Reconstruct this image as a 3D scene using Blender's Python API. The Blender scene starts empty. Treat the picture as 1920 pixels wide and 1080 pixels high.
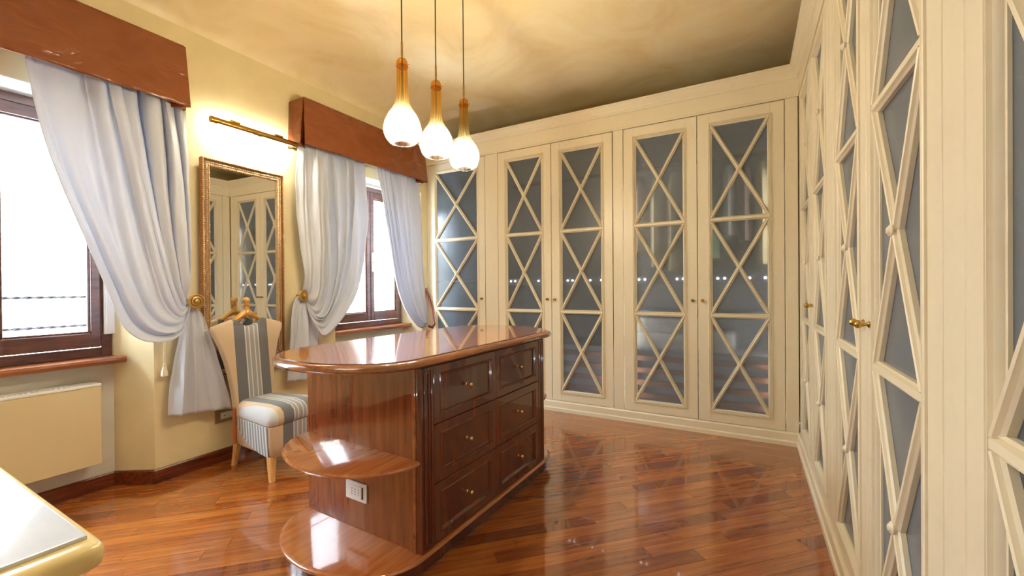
import bpy, math, random
from mathutils import Matrix, Vector
random.seed(7)
PI = math.pi
scn = bpy.context.scene
col = scn.collection

# ------------------------------------------------------------------ camera, world, lights, exposure
cam_d = bpy.data.cameras.new('camera')
cam_d.sensor_width = 36.0
cam_d.lens = 36.0 * 790.0 / 1920.0
cam_d.clip_start = 0.05
cam = bpy.data.objects.new('camera', cam_d)
col.objects.link(cam)
def _cam_rot(yaw, pit, rol):
    R0 = Matrix(((1, 0, 0), (0, 0, -1), (0, 1, 0)))
    cy, sy, cp, sp, cr, sr = math.cos(yaw), math.sin(yaw), math.cos(pit), math.sin(pit), math.cos(rol), math.sin(rol)
    Ry = Matrix(((cy, 0, sy), (0, 1, 0), (-sy, 0, cy)))
    Rx = Matrix(((1, 0, 0), (0, cp, -sp), (0, sp, cp)))
    Rz = Matrix(((cr, -sr, 0), (sr, cr, 0), (0, 0, 1)))
    return Rz @ Rx @ Ry @ R0
_m = _cam_rot(math.radians(29.3), math.radians(0.25), math.radians(-0.45))
cam.matrix_world = Matrix(((_m[0][0], -_m[1][0], -_m[2][0], 0), (_m[0][1], -_m[1][1], -_m[2][1], 0),
                           (_m[0][2], -_m[1][2], -_m[2][2], 1.2), (0, 0, 0, 1)))
scn.camera = cam

world = bpy.data.worlds.new('daylight')
scn.world = world
world.use_nodes = True
_bg = world.node_tree.nodes['Background']
_bg.inputs[0].default_value = (0.80, 0.90, 1.0, 1)
_bg.inputs[1].default_value = 50.0
BULB = 540.0          # pendant bulbs
TUBE = 150.0          # picture lamp tubes

def area(name, loc, target, sx, sy, energy, color, portal=False):
    l = bpy.data.lights.new(name, 'AREA')
    l.shape = 'RECTANGLE'; l.size = sx; l.size_y = sy; l.energy = energy; l.color = color
    o = bpy.data.objects.new(name, l); col.objects.link(o)
    o.location = loc
    o.rotation_euler = (Vector(target) - Vector(loc)).to_track_quat('-Z', 'Y').to_euler()
    if portal: l.cycles.is_portal = True
    return o
area('portal_near_window', (-3.62, 0.58, 1.5), (0, 0.58, 1.5), 1.0, 1.5, 1, (1, 1, 1), True)
area('portal_far_window', (-3.62, 3.08, 1.5), (0, 3.08, 1.5), 1.0, 1.5, 1, (1, 1, 1), True)
area('ceiling_light', (-1.5, -0.7, 3.05), (-1.5, -0.5, 0), 1.2, 1.2, 16, (1.0, 0.97, 0.90))  # unseen fill added behind the camera to even out the room light

sun_d = bpy.data.lights.new('sun', 'SUN'); sun_d.energy = 130.0; sun_d.angle = math.radians(1.0); sun_d.color = (1.0, 0.97, 0.93)
sun = bpy.data.objects.new('sun', sun_d); col.objects.link(sun)
sun.rotation_euler = Vector((-0.55, 0.25, -0.80)).to_track_quat('-Z', 'Y').to_euler()   # falls on the neighbour's wall, not into the room

scn.view_settings.view_transform = 'Standard'
scn.view_settings.look = 'None'
scn.view_settings.gamma = 1.0
scn.view_settings.exposure = 0.42
scn.view_settings.use_curve_mapping = False
scn.cycles.use_denoising = True
scn.cycles.max_bounces = 12
scn.cycles.diffuse_bounces = 5
scn.cycles.sample_clamp_indirect = 5.0

# ------------------------------------------------------------------ materials
def srgb(r, g, b):
    f = lambda c: (c / 255) / 12.92 if c <= 10 else (((c / 255) + 0.055) / 1.055) ** 2.4
    return (f(r), f(g), f(b), 1.0)

def new_mat(name):
    m = bpy.data.materials.new(name); m.use_nodes = True
    nt = m.node_tree
    return m, nt, nt.nodes, nt.links, nt.nodes['Principled BSDF']

def ramp(nt, stops, interp='LINEAR'):
    n = nt.nodes.new('ShaderNodeValToRGB'); cr = n.color_ramp; cr.interpolation = interp
    while len(cr.elements) < len(stops): cr.elements.new(0.5)
    for e, (p, c) in zip(cr.elements, stops): e.position = p; e.color = c
    return n

def noise_nodes(nt, scale=(1, 1, 1), nscale=5.0, detail=4.0, coord='Object', rough=0.55):
    tc = nt.nodes.new('ShaderNodeTexCoord'); mp = nt.nodes.new('ShaderNodeMapping')
    mp.inputs['Scale'].default_value = scale
    nt.links.new(tc.outputs[coord], mp.inputs['Vector'])
    no = nt.nodes.new('ShaderNodeTexNoise'); no.inputs['Scale'].default_value = nscale
    no.inputs['Detail'].default_value = detail; no.inputs['Roughness'].default_value = rough
    nt.links.new(mp.outputs[0], no.inputs['Vector'])
    return no, mp

def add_bump(nt, bsdf, src, strength, dist):
    b = nt.nodes.new('ShaderNodeBump'); b.inputs['Strength'].default_value = strength; b.inputs['Distance'].default_value = dist
    nt.links.new(src, b.inputs['Height']); nt.links.new(b.outputs[0], bsdf.inputs['Normal'])
    return b

def simple(name, c, rough=0.5, metal=0.0, bump=0.0, bscale=40.0, var=0.0, spec=0.5, coat=0.0):
    m, nt, N, L, b = new_mat(name)
    b.inputs['Base Color'].default_value = c; b.inputs['Roughness'].default_value = rough
    b.inputs['Metallic'].default_value = metal; b.inputs['Specular IOR Level'].default_value = spec
    b.inputs['Coat Weight'].default_value = coat; b.inputs['Coat Roughness'].default_value = 0.05
    if bump or var:
        no, _ = noise_nodes(nt, nscale=bscale)
        if var:
            dark = tuple(x * (1 - var) for x in c[:3]) + (1,)
            r = ramp(nt, [(0.3, dark), (0.7, c)])
            L.new(no.outputs[0], r.inputs[0]); L.new(r.outputs[0], b.inputs['Base Color'])
        if bump: add_bump(nt, b, no.outputs[0], bump, 0.01)
    return m

def wood(name, c0, c1, c2, stretch=(1, 12, 12), nscale=3.0, rough=0.2, coat=0.0, coat_rough=0.08, per_object=None, bump=0, detail=8.0):
    m, nt, N, L, b = new_mat(name)
    no, mp = noise_nodes(nt, stretch, nscale, detail, rough=0.62 if detail > 4 else 0.45)
    r = ramp(nt, [(0.28, c0), (0.5, c1), (0.74, c2)])
    L.new(no.outputs[0], r.inputs[0])
    out = r.outputs[0]
    if per_object:
        oi = N.new('ShaderNodeObjectInfo')
        ad = N.new('ShaderNodeVectorMath'); ad.operation = 'ADD'
        sc = N.new('ShaderNodeVectorMath'); sc.operation = 'SCALE'
        cb = N.new('ShaderNodeCombineXYZ')
        for i in range(3): L.new(oi.outputs['Random'], cb.inputs[i])
        L.new(cb.outputs[0], sc.inputs[0]); sc.inputs['Scale'].default_value = 37.0
        L.new(mp.outputs[0], ad.inputs[0]); L.new(sc.outputs[0], ad.inputs[1])
        L.new(ad.outputs[0], no.inputs['Vector'])
        r2 = ramp(nt, per_object)
        L.new(oi.outputs['Random'], r2.inputs[0])
        mx = N.new('ShaderNodeMix'); mx.data_type = 'RGBA'; mx.blend_type = 'MULTIPLY'; mx.inputs['Factor'].default_value = 1.0
        L.new(out, mx.inputs[6]); L.new(r2.outputs[0], mx.inputs[7]); out = mx.outputs[2]
    L.new(out, b.inputs['Base Color'])
    b.inputs['Roughness'].default_value = rough
    b.inputs['Coat Weight'].default_value = coat; b.inputs['Coat Roughness'].default_value = coat_rough; b.inputs['Coat IOR'].default_value = 1.85
    if bump: add_bump(nt, b, no.outputs[0], bump, 0.004)
    return m

MAT = {}
MAT['cream'] = simple('cream_lacquer', srgb(228, 219, 196), 0.36, bump=0.0, bscale=30, var=0.04)
MAT['plaster'] = simple('yellow_plaster', srgb(226, 211, 168), 0.75, bump=0.12, bscale=5, var=0.10, spec=0.2)
MAT['niche'] = simple('pale_niche_plaster', srgb(214, 211, 200), 0.75, bump=0.1, bscale=7, var=0.10, spec=0.2)
MAT['lintel'] = simple('white_reveal_paint', srgb(232, 234, 230), 0.6)
MAT['radiator'] = simple('cream_radiator_enamel', srgb(220, 204, 160), 0.45, var=0.04, bscale=3)
MAT['grille'] = simple('white_grille_enamel', srgb(240, 240, 232), 0.4)

def mk_ceiling():
    m, nt, N, L, b = new_mat('polished_ceiling_plaster')
    no, mp = noise_nodes(nt, (1, 1, 1), 1.6, 5.0, rough=0.6)
    no.inputs['Distortion'].default_value = 1.4
    r = ramp(nt, [(0.3, srgb(226, 206, 160)), (0.5, srgb(238, 222, 182)), (0.72, srgb(244, 234, 204))])
    L.new(no.outputs[0], r.inputs[0]); L.new(r.outputs[0], b.inputs['Base Color'])
    b.inputs['Roughness'].default_value = 0.42
    b.inputs['Specular IOR Level'].default_value = 0.35
    add_bump(nt, b, no.outputs[0], 0.10, 0.03)
    return m
MAT['ceiling'] = mk_ceiling()
MAT['plank'] = wood('parquet_plank_wood', srgb(134, 82, 42), srgb(164, 106, 54), srgb(192, 132, 72), (1.6, 20, 20), 2.2, 0.22, 0.8, 0.03,
                    per_object=[(0.0, srgb(178, 140, 118)), (0.18, srgb(222, 186, 152)), (0.5, srgb(240, 208, 168)), (0.8, srgb(252, 226, 182)), (1.0, srgb(214, 172, 136))], bump=0)
MAT['subfloor'] = simple('dark_joint_filler', srgb(52, 26, 12), 0.7)
MAT['skirting'] = wood('mahogany_skirting', srgb(62, 24, 12), srgb(96, 40, 20), srgb(124, 58, 30), (12, 1.5, 12), 3, 0.25, 0.4)
CH = (srgb(100, 48, 27), srgb(120, 60, 35), srgb(138, 74, 44))
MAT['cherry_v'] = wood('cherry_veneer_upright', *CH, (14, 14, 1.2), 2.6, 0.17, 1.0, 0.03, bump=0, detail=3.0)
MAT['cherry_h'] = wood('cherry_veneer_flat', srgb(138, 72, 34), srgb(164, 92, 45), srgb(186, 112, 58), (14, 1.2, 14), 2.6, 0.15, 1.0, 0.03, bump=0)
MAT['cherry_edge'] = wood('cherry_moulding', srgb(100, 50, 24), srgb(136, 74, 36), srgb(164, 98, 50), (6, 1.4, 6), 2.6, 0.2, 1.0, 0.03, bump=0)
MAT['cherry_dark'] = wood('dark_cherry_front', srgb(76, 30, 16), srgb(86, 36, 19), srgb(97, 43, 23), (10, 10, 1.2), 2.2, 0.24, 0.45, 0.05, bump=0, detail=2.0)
MAT['inlay'] = simple('dark_inlay_line', srgb(44, 16, 8), 0.3)
MAT['window_wood'] = wood('walnut_window_wood', srgb(58, 32, 28), srgb(88, 52, 42), srgb(114, 70, 55), (9, 2.0, 9), 3.2, 0.32, 0.3)
MAT['sill_wood'] = wood('orange_brown_sill_wood', srgb(104, 54, 26), srgb(140, 78, 40), srgb(164, 98, 54), (10, 1.4, 10), 3.0, 0.3, 0.4)
MAT['pale_wood'] = wood('pale_beech', srgb(196, 146, 84), srgb(218, 172, 108), srgb(232, 194, 134), (10, 10, 1.5), 3, 0.35, 0.2)
MAT['hanger_wood'] = wood('golden_hanger_wood', srgb(176, 120, 44), srgb(204, 150, 64), srgb(226, 180, 92), (4, 4, 4), 3, 0.28, 0.4)
MAT['rack_wood'] = wood('shelf_slat_wood', srgb(104, 66, 48), srgb(136, 92, 70), srgb(156, 110, 84), (1.5, 10, 10), 3, 0.45)
MAT['brass'] = simple('aged_brass', srgb(186, 148, 74), 0.26, 1.0, bump=0.2, bscale=60, var=0.25)
MAT['rosette'] = simple('polished_rosette_brass', srgb(212, 182, 118), 0.28, 1.0)
MAT['bronze'] = simple('bronze_plate', srgb(158, 134, 90), 0.45, 0.2)
MAT['knob_gold'] = simple('champagne_knob_metal', srgb(226, 202, 152), 0.2, 1.0)
MAT['gilt'] = simple('gilded_frame', srgb(236, 206, 166), 0.28, 1.0, bump=0.25, bscale=120, var=0.35)
MAT['gilt_dark'] = simple('antique_gilt_edge', srgb(186, 132, 82), 0.36, 0.9, bump=0.3, bscale=60, var=0.4)
MAT['mirror'] = simple('mirror_silver', (0.92, 0.94, 0.93, 1), 0.015, 1.0)
MAT['white_plastic'] = simple('white_plastic', srgb(236, 238, 240), 0.35)
MAT['dark'] = simple('dark_hole', srgb(24, 22, 22), 0.6)
MAT['grey_board'] = simple('grey_carcass_board', srgb(150, 150, 158), 0.6)
MAT['white_metal'] = simple('white_handle_enamel', srgb(236, 236, 238), 0.25)
MAT['iron'] = simple('weathered_iron', srgb(38, 42, 52), 0.6)
MAT['tassel'] = simple('ivory_tassel_thread', srgb(226, 216, 196), 0.8)
MAT['table_cream'] = simple('cream_table_lacquer', srgb(236, 214, 150), 0.32, var=0.10, bscale=14, coat=0.2)
MAT['rust_cord'] = simple('rust_cord', srgb(112, 46, 24), 0.6, bump=0.4, bscale=90)
MAT['terracotta'] = simple('terracotta_piping_cloth', srgb(186, 108, 72), 0.7)

def mk_silk():
    m, nt, N, L, b = new_mat('rust_silk_taffeta')
    no, mp = noise_nodes(nt, (2.0, 1.2, 2.0), 4.0, 2.5, rough=0.45)
    no.inputs['Distortion'].default_value = 1.2
    r = ramp(nt, [(0.3, srgb(118, 62, 28)), (0.7, srgb(128, 70, 36))])
    L.new(no.outputs[0], r.inputs[0]); L.new(r.outputs[0], b.inputs['Base Color'])
    b.inputs['Roughness'].default_value = 0.27
    b.inputs['Sheen Weight'].default_value = 0.2; b.inputs['Sheen Tint'].default_value = srgb(226, 150, 110)
    add_bump(nt, b, no.outputs[0], 0.6, 0.05)
    return m
MAT['silk'] = mk_silk()

def mk_curtain():
    m, nt, N, L, b = new_mat('white_satin_curtain')
    b.inputs['Base Color'].default_value = srgb(212, 217, 229)
    b.inputs['Roughness'].default_value = 0.38; b.inputs['Sheen Weight'].default_value = 0.2
    no, mp = noise_nodes(nt, (1, 5, 1.4), 5.0, 3.0)
    add_bump(nt, b, no.outputs[0], 0.25, 0.02)
    tr = N.new('ShaderNodeBsdfTranslucent'); tr.inputs[0].default_value = srgb(226, 230, 240)
    mx = N.new('ShaderNodeMixShader'); mx.inputs[0].default_value = 0.20
    L.new(b.outputs[0], mx.inputs[1]); L.new(tr.outputs[0], mx.inputs[2])
    L.new(mx.outputs[0], nt.nodes['Material Output'].inputs[0])
    return m
MAT['curtain'] = mk_curtain()

def mk_frosted():
    m, nt, N, L, b = new_mat('blue_grey_frosted_glass')
    b.inputs['Base Color'].default_value = (0.80, 0.86, 0.92, 1)
    b.inputs['Transmission Weight'].default_value = 1.0
    b.inputs['Roughness'].default_value = 0.24; b.inputs['IOR'].default_value = 1.45
    d = N.new('ShaderNodeBsdfDiffuse'); d.inputs[0].default_value = srgb(165, 180, 200)
    mx = N.new('ShaderNodeMixShader'); mx.inputs[0].default_value = 0.20
    L.new(b.outputs[0], mx.inputs[1]); L.new(d.outputs[0], mx.inputs[2])
    L.new(mx.outputs[0], nt.nodes['Material Output'].inputs[0])
    return m
MAT['frosted'] = mk_frosted()

def schlick(nt, f0):
    lw = nt.nodes.new('ShaderNodeLayerWeight'); lw.inputs['Blend'].default_value = 0.5
    pw = nt.nodes.new('ShaderNodeMath'); pw.operation = 'POWER'; pw.inputs[1].default_value = 5.0
    nt.links.new(lw.outputs['Facing'], pw.inputs[0])
    ma = nt.nodes.new('ShaderNodeMath'); ma.operation = 'MULTIPLY_ADD'; ma.inputs[1].default_value = 1 - f0; ma.inputs[2].default_value = f0
    nt.links.new(pw.outputs[0], ma.inputs[0])
    return ma
def mk_pane():
    m, nt, N, L, b = new_mat('clear_window_glass')
    t = N.new('ShaderNodeBsdfTransparent'); t.inputs[0].default_value = (0.95, 0.97, 0.97, 1)
    g = N.new('ShaderNodeBsdfGlossy'); g.inputs['Roughness'].default_value = 0.01
    f = schlick(nt, 0.04)
    mx = N.new('ShaderNodeMixShader')
    L.new(f.outputs[0], mx.inputs[0]); L.new(t.outputs[0], mx.inputs[1]); L.new(g.outputs[0], mx.inputs[2])
    L.new(mx.outputs[0], nt.nodes['Material Output'].inputs[0])
    return m
MAT['pane'] = mk_pane()

def mk_shade():
    m, nt, N, L, b = new_mat('amber_to_clear_blown_glass')
    tc = N.new('ShaderNodeTexCoord'); sp = N.new('ShaderNodeSeparateXYZ'); L.new(tc.outputs['Object'], sp.inputs[0])
    mr = N.new('ShaderNodeMapRange'); mr.inputs['From Min'].default_value = 0.0; mr.inputs['From Max'].default_value = 0.44
    L.new(sp.outputs['Z'], mr.inputs['Value'])
    r = ramp(nt, [(0.0, (0.97, 0.97, 0.97, 1)), (0.28, (0.99, 0.96, 0.88, 1)), (0.50, (0.99, 0.80, 0.34, 1)), (1.0, (0.96, 0.66, 0.16, 1))])
    L.new(mr.outputs[0], r.inputs[0])
    at = N.new('ShaderNodeMath'); at.operation = 'ARCTAN2'; L.new(sp.outputs['Y'], at.inputs[0]); L.new(sp.outputs['X'], at.inputs[1])
    mu = N.new('ShaderNodeMath'); mu.operation = 'MULTIPLY'; mu.inputs[1].default_value = 16.0; L.new(at.outputs[0], mu.inputs[0])
    co = N.new('ShaderNodeMath'); co.operation = 'COSINE'; L.new(mu.outputs[0], co.inputs[0])
    rb = ramp(nt, [(0.0, (0.62, 0.52, 0.42, 1)), (0.45, (1, 1, 1, 1))])
    mh = N.new('ShaderNodeMath'); mh.operation = 'MULTIPLY_ADD'; mh.inputs[1].default_value = 0.5; mh.inputs[2].default_value = 0.5
    L.new(co.outputs[0], mh.inputs[0]); L.new(mh.outputs[0], rb.inputs[0])
    mm = N.new('ShaderNodeMix'); mm.data_type = 'RGBA'; mm.blend_type = 'MULTIPLY'; mm.inputs['Factor'].default_value = 1.0
    L.new(r.outputs[0], mm.inputs[6]); L.new(rb.outputs[0], mm.inputs[7])
    t = N.new('ShaderNodeBsdfTransparent'); tl = N.new('ShaderNodeBsdfTranslucent'); g = N.new('ShaderNodeBsdfGlossy')
    g.inputs['Roughness'].default_value = 0.06
    L.new(mm.outputs[2], t.inputs[0]); L.new(mm.outputs[2], tl.inputs[0])
    fr = schlick(nt, 0.05)
    m1 = N.new('ShaderNodeMixShader'); m1.inputs[0].default_value = 0.05
    m2 = N.new('ShaderNodeMixShader')
    L.new(t.outputs[0], m1.inputs[1]); L.new(tl.outputs[0], m1.inputs[2])
    L.new(fr.outputs[0], m2.inputs[0]); L.new(m1.outputs[0], m2.inputs[1]); L.new(g.outputs[0], m2.inputs[2])
    L.new(m2.outputs[0], nt.nodes['Material Output'].inputs[0])
    return m
MAT['shade'] = mk_shade()

def emit(name, c, s):
    m, nt, N, L, b = new_mat(name)
    b.inputs['Base Color'].default_value = (0.8, 0.8, 0.8, 1)
    b.inputs['Emission Color'].default_value = c; b.inputs['Emission Strength'].default_value = s
    return m
MAT['bulb'] = emit('warm_lit_bulb', (1.0, 0.90, 0.68, 1), BULB)
MAT['tube'] = emit('lit_lamp_tube', (1.0, 0.92, 0.74, 1), TUBE)

BEI, GRY, LIN = srgb(200, 178, 148), srgb(104, 106, 111), srgb(204, 204, 202)
def mk_stripes(name, edge):
    m, nt, N, L, b = new_mat(name)
    tc = N.new('ShaderNodeTexCoord'); sp = N.new('ShaderNodeSeparateXYZ'); L.new(tc.outputs['Object'], sp.inputs[0])
    mr = N.new('ShaderNodeMapRange'); mr.inputs['From Min'].default_value = -0.25; mr.inputs['From Max'].default_value = 0.25
    L.new(sp.outputs['Y'], mr.inputs['Value'])
    q = lambda y: (y + 0.25) / 0.5
    LG = srgb(150, 152, 152)
    st = [(0.0, srgb(196, 200, 204)), (q(edge), BEI), (q(-0.118), GRY), (q(-0.045), LIN), (q(-0.038), LG), (q(-0.018), LIN), (q(-0.010), LG),
          (q(0.016), LIN), (q(0.024), LG), (q(0.044), LIN), (q(0.052), GRY), (q(0.118), BEI)]
    r = ramp(nt, st, 'CONSTANT')
    L.new(mr.outputs[0], r.inputs[0]); L.new(r.outputs[0], b.inputs['Base Color'])
    b.inputs['Roughness'].default_value = 0.75; b.inputs['Sheen Weight'].default_value = 0.3
    no, mp = noise_nodes(nt, (1, 1, 1), 260, 2)
    add_bump(nt, b, no.outputs[0], 0.25, 0.003)
    return m
MAT['stripes'] = mk_stripes('striped_chair_cloth', -0.2495)
MAT['cushion'] = mk_stripes('striped_cushion_cloth', -0.155)
def mk_sidestripes():
    m, nt, N, L, b = new_mat('grey_side_stripe_cloth')
    tc = N.new('ShaderNodeTexCoord'); w = N.new('ShaderNodeTexWave'); w.bands_direction = 'X'
    w.inputs['Scale'].default_value = 9.0; w.inputs['Distortion'].default_value = 0.6
    L.new(tc.outputs['Object'], w.inputs['Vector'])
    r = ramp(nt, [(0.3, srgb(140, 148, 154)), (0.6, srgb(176, 184, 188)), (0.9, srgb(214, 216, 214))])
    L.new(w.outputs['Fac'], r.inputs[0]); L.new(r.outputs[0], b.inputs['Base Color'])
    b.inputs['Roughness'].default_value = 0.8
    return m
MAT['sidestripes'] = mk_sidestripes()

def mk_tabletop():
    m, nt, N, L, b = new_mat('white_glass_inset')
    no, mp = noise_nodes(nt, (1, 2.5, 1), 4.0, 4)
    r = ramp(nt, [(0.3, srgb(204, 214, 232)), (0.6, srgb(222, 230, 242))])
    L.new(no.outputs[0], r.inputs[0]); L.new(r.outputs[0], b.inputs['Base Color'])
    b.inputs['Roughness'].default_value = 0.12; b.inputs['Coat Weight'].default_value = 1.0; b.inputs['Coat Roughness'].default_value = 0.02
    return m
MAT['tabletop'] = mk_tabletop()

def mk_outer_wall():
    m, nt, N, L, b = new_mat('whitewashed_stone')
    no, mp = noise_nodes(nt, (1, 2.2, 16.0), 2.2, 6, rough=0.75)
    r = ramp(nt, [(0.345, srgb(16, 16, 20)), (0.37, srgb(226, 226, 228)), (0.6, srgb(246, 246, 246))])
    L.new(no.outputs[0], r.inputs[0]); L.new(r.outputs[0], b.inputs['Base Color'])
    b.inputs['Roughness'].default_value = 0.9
    return m
MAT['outer_wall'] = mk_outer_wall()

# ------------------------------------------------------------------ mesh helpers
class MB:
    def __init__(s): s.v = []; s.f = []
    def add(s, verts, faces, M=None):
        n = len(s.v)
        for p in verts:
            p = Vector(p)
            s.v.append(tuple(M @ p) if M else tuple(p))
        s.f += [tuple(i + n for i in f) for f in faces]
        return s
    def box(s, lo, hi, M=None):
        x0, y0, z0 = lo; x1, y1, z1 = hi
        v = [(x0, y0, z0), (x1, y0, z0), (x1, y1, z0), (x0, y1, z0), (x0, y0, z1), (x1, y0, z1), (x1, y1, z1), (x0, y1, z1)]
        return s.add(v, [(0, 3, 2, 1), (4, 5, 6, 7), (0, 1, 5, 4), (1, 2, 6, 5), (2, 3, 7, 6), (3, 0, 4, 7)], M)
    def loft(s, rings, cap=True, closed=True, M=None):
        n = len(rings[0]); v = [p for r in rings for p in r]; f = []
        for i in range(len(rings) - 1):
            for j in range(n if closed else n - 1):
                k = (j + 1) % n
                f.append((i * n + j, i * n + k, (i + 1) * n + k, (i + 1) * n + j))
        if cap:
            f.append(tuple(reversed(range(n)))); f.append(tuple((len(rings) - 1) * n + j for j in range(n)))
        return s.add(v, f, M)
    def prism(s, poly, z0, z1, M=None):
        return s.loft([[(x, y, z0) for x, y in poly], [(x, y, z1) for x, y in poly]], True, True, M)
    def lathe(s, prof, n=20, M=None, flute=0.0, nfl=16, axis='z'):
        rings = []
        for r, z in prof:
            ring = []
            for i in range(n):
                a = 2 * PI * i / n; rr = r * (1 + flute * math.cos(nfl * a))
                ring.append((rr * math.cos(a), rr * math.sin(a), z))
            rings.append(ring)
        return s.loft(rings, True, True, M)
    def tube(s, path, r, n=8, M=None):
        P = [Vector(p) for p in path]; rings = []
        for i, p in enumerate(P):
            t = (P[min(i + 1, len(P) - 1)] - P[max(i - 1, 0)]).normalized()
            up = Vector((0, 0, 1)) if abs(t.z) < 0.95 else Vector((1, 0, 0))
            a = t.cross(up).normalized(); b = a.cross(t).normalized()
            rr = r[i] if isinstance(r, (list, tuple)) else r
            rings.append([tuple(p + a * rr * math.cos(2 * PI * k / n) + b * rr * math.sin(2 * PI * k / n)) for k in range(n)])
        return s.loft(rings, True, True, M)
    def sweep(s, path, prof, closed=False):
        """mitred sweep of profile (offset to the left of the path, z) along a 2-D path"""
        n = len(path); rings = []
        for i in range(n):
            p = Vector(path[i])
            if closed or 0 < i < n - 1:
                a = (p - Vector(path[i - 1])).normalized(); b = (Vector(path[(i + 1) % n]) - p).normalized()
            else:
                a = b = (Vector(path[1]) - p).normalized() if i == 0 else (p - Vector(path[i - 1])).normalized()
            na, nb = Vector((-a.y, a.x)), Vector((-b.y, b.x))
            mi = (na + nb).normalized(); mi = mi / max(0.2, mi.dot(na))
            rings.append([(p.x + mi.x * o, p.y + mi.y * o, z) for o, z in prof])
        if closed: rings.append(rings[0])
        return s.loft(rings, not closed, True)
    def grid(s, P):
        nu = len(P); nv = len(P[0]); v = [p for r in P for p in r]
        f = [(i * nv + j, i * nv + j + 1, (i + 1) * nv + j + 1, (i + 1) * nv + j) for i in range(nu - 1) for j in range(nv - 1)]
        return s.add(v, f)
    def sphere(s, c, r, n=10, m=7, sc=(1, 1, 1)):
        prof = [(max(1e-4, math.sin(PI * k / m)) * r, -math.cos(PI * k / m) * r) for k in range(m + 1)]
        return s.lathe(prof, n, Matrix.Translation(c) @ Matrix.Diagonal((*sc, 1)))
    def build(s, name, mat, parent=None, smooth=35, bevel=0.0, solid=0.0, seg=2, world=None):
        v = s.v
        if world is not None:
            inv = world.inverted(); v = [tuple(inv @ Vector(p)) for p in v]
        me = bpy.data.meshes.new(name); me.from_pydata(v, [], s.f); me.update()
        import bmesh
        bm = bmesh.new(); bm.from_mesh(me); bmesh.ops.recalc_face_normals(bm, faces=bm.faces); bm.to_mesh(me); bm.free()
        if smooth:
            for p in me.polygons: p.use_smooth = True
            me.set_sharp_from_angle(angle=math.radians(smooth))
        me.materials.append(mat if not isinstance(mat, str) else MAT[mat])
        o = bpy.data.objects.new(name, me); col.objects.link(o)
        if parent: o.parent = parent
        if bevel:
            b = o.modifiers.new('edge', 'BEVEL'); b.width = bevel; b.segments = seg; b.limit_method = 'ANGLE'; b.angle_limit = math.radians(40)
        if solid:
            b = o.modifiers.new('thickness', 'SOLIDIFY'); b.thickness = solid; b.offset = 0
        return o

def tag(o, label, cat, group=None):
    o['label'] = label; o['category'] = cat
    if group: o['group'] = group
    return o
def thing(name, label, cat, loc=(0, 0, 0), rz=0.0, group=None):
    o = bpy.data.objects.new(name, None); col.objects.link(o); o.empty_display_size = 0.1
    o.location = loc; o.rotation_euler = (0, 0, rz)
    return tag(o, label, cat, group)
def wm(loc, rz=0.0): return Matrix.Translation(loc) @ Matrix.Rotation(rz, 4, 'Z')
def structure(o): o['kind'] = 'structure'; return o
def struct_empty(name):
    o = bpy.data.objects.new(name, None); col.objects.link(o); o['kind'] = 'structure'; return o
def copy_tree(o, parent=None):
    c = o.copy(); col.objects.link(c); c.parent = parent
    for ch in list(o.children): copy_tree(ch, c)
    return c
def lerp(a, b, t): return a + (b - a) * t

# ------------------------------------------------------------------ key dimensions
XL, XN = -3.20, -3.40            # left wall face, niche back face
YB, XR = 3.735, 0.328            # door faces of the two wardrobe runs
ZC = 2.90
DB, DT = 0.102, 2.575            # door bottom / top

# ------------------------------------------------------------------ floor
floor = MB().box((-3.6, -1.7, -0.10), (1.0, 4.5, -0.013)).build('floor', 'subfloor', smooth=0)
structure(floor)
def clip(poly, x0, x1, y0, y1):
    def cut(P, f):
        out = []
        for i in range(len(P)):
            a, b = P[i], P[(i + 1) % len(P)]; fa, fb = f(a), f(b)
            if fa >= 0: out.append(a)
            if fa * fb < 0:
                t = fa / (fa - fb); out.append((lerp(a[0], b[0], t), lerp(a[1], b[1], t)))
        return out
    for f in (lambda p: p[0] - x0, lambda p: x1 - p[0], lambda p: p[1] - y0, lambda p: y1 - p[1]):
        if poly: poly = cut(poly, f)
    return poly
W_PL = 0.078
rot45 = math.radians(45.0); c45, s45 = math.cos(rot45), math.sin(rot45)
planks = []
q = -4.0
while q < 5.2:
    p = -4.0 - random.random()
    while p < 4.4:
        ln = random.choice([0.42, 0.5, 0.6, 0.7, 0.85, 1.0, 1.2])
        g = 0.0006
        corners = [(p + g, q + g), (p + ln - g, q + g), (p + ln - g, q + W_PL - g), (p + g, q + W_PL - g)]
        wpts = [(a * c45 - b * s45, a * s45 + b * c45) for a, b in corners]
        cl = clip(wpts, -3.46, 0.36, -1.65, 3.76)
        if len(cl) >= 3:
            ar = abs(sum(cl[i][0] * cl[(i + 1) % len(cl)][1] - cl[(i + 1) % len(cl)][0] * cl[i][1] for i in range(len(cl)))) / 2
            if ar > 0.001:
                cx = sum(c[0] for c in cl) / len(cl); cy = sum(c[1] for c in cl) / len(cl)
                dep = -cx * math.sin(math.radians(29.3)) + cy * math.cos(math.radians(29.3))
                lat = cx * math.cos(math.radians(29.3)) + cy * math.sin(math.radians(29.3))
                hidden = dep < 1.35 or lat / dep > 0.95 or lat / dep < -1.35 or (-1.9 < cx < -1.3 and 1.3 < cy < 2.5)
                planks.append((1 if hidden else 0, -ar / max(dep, 0.3) ** 2, cl, cx, cy))
        p += ln
    q += W_PL
planks.sort(key=lambda t: (t[0], t[1]))
R45 = Matrix.Rotation(rot45, 4, 'Z')
rest = MB()
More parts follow.
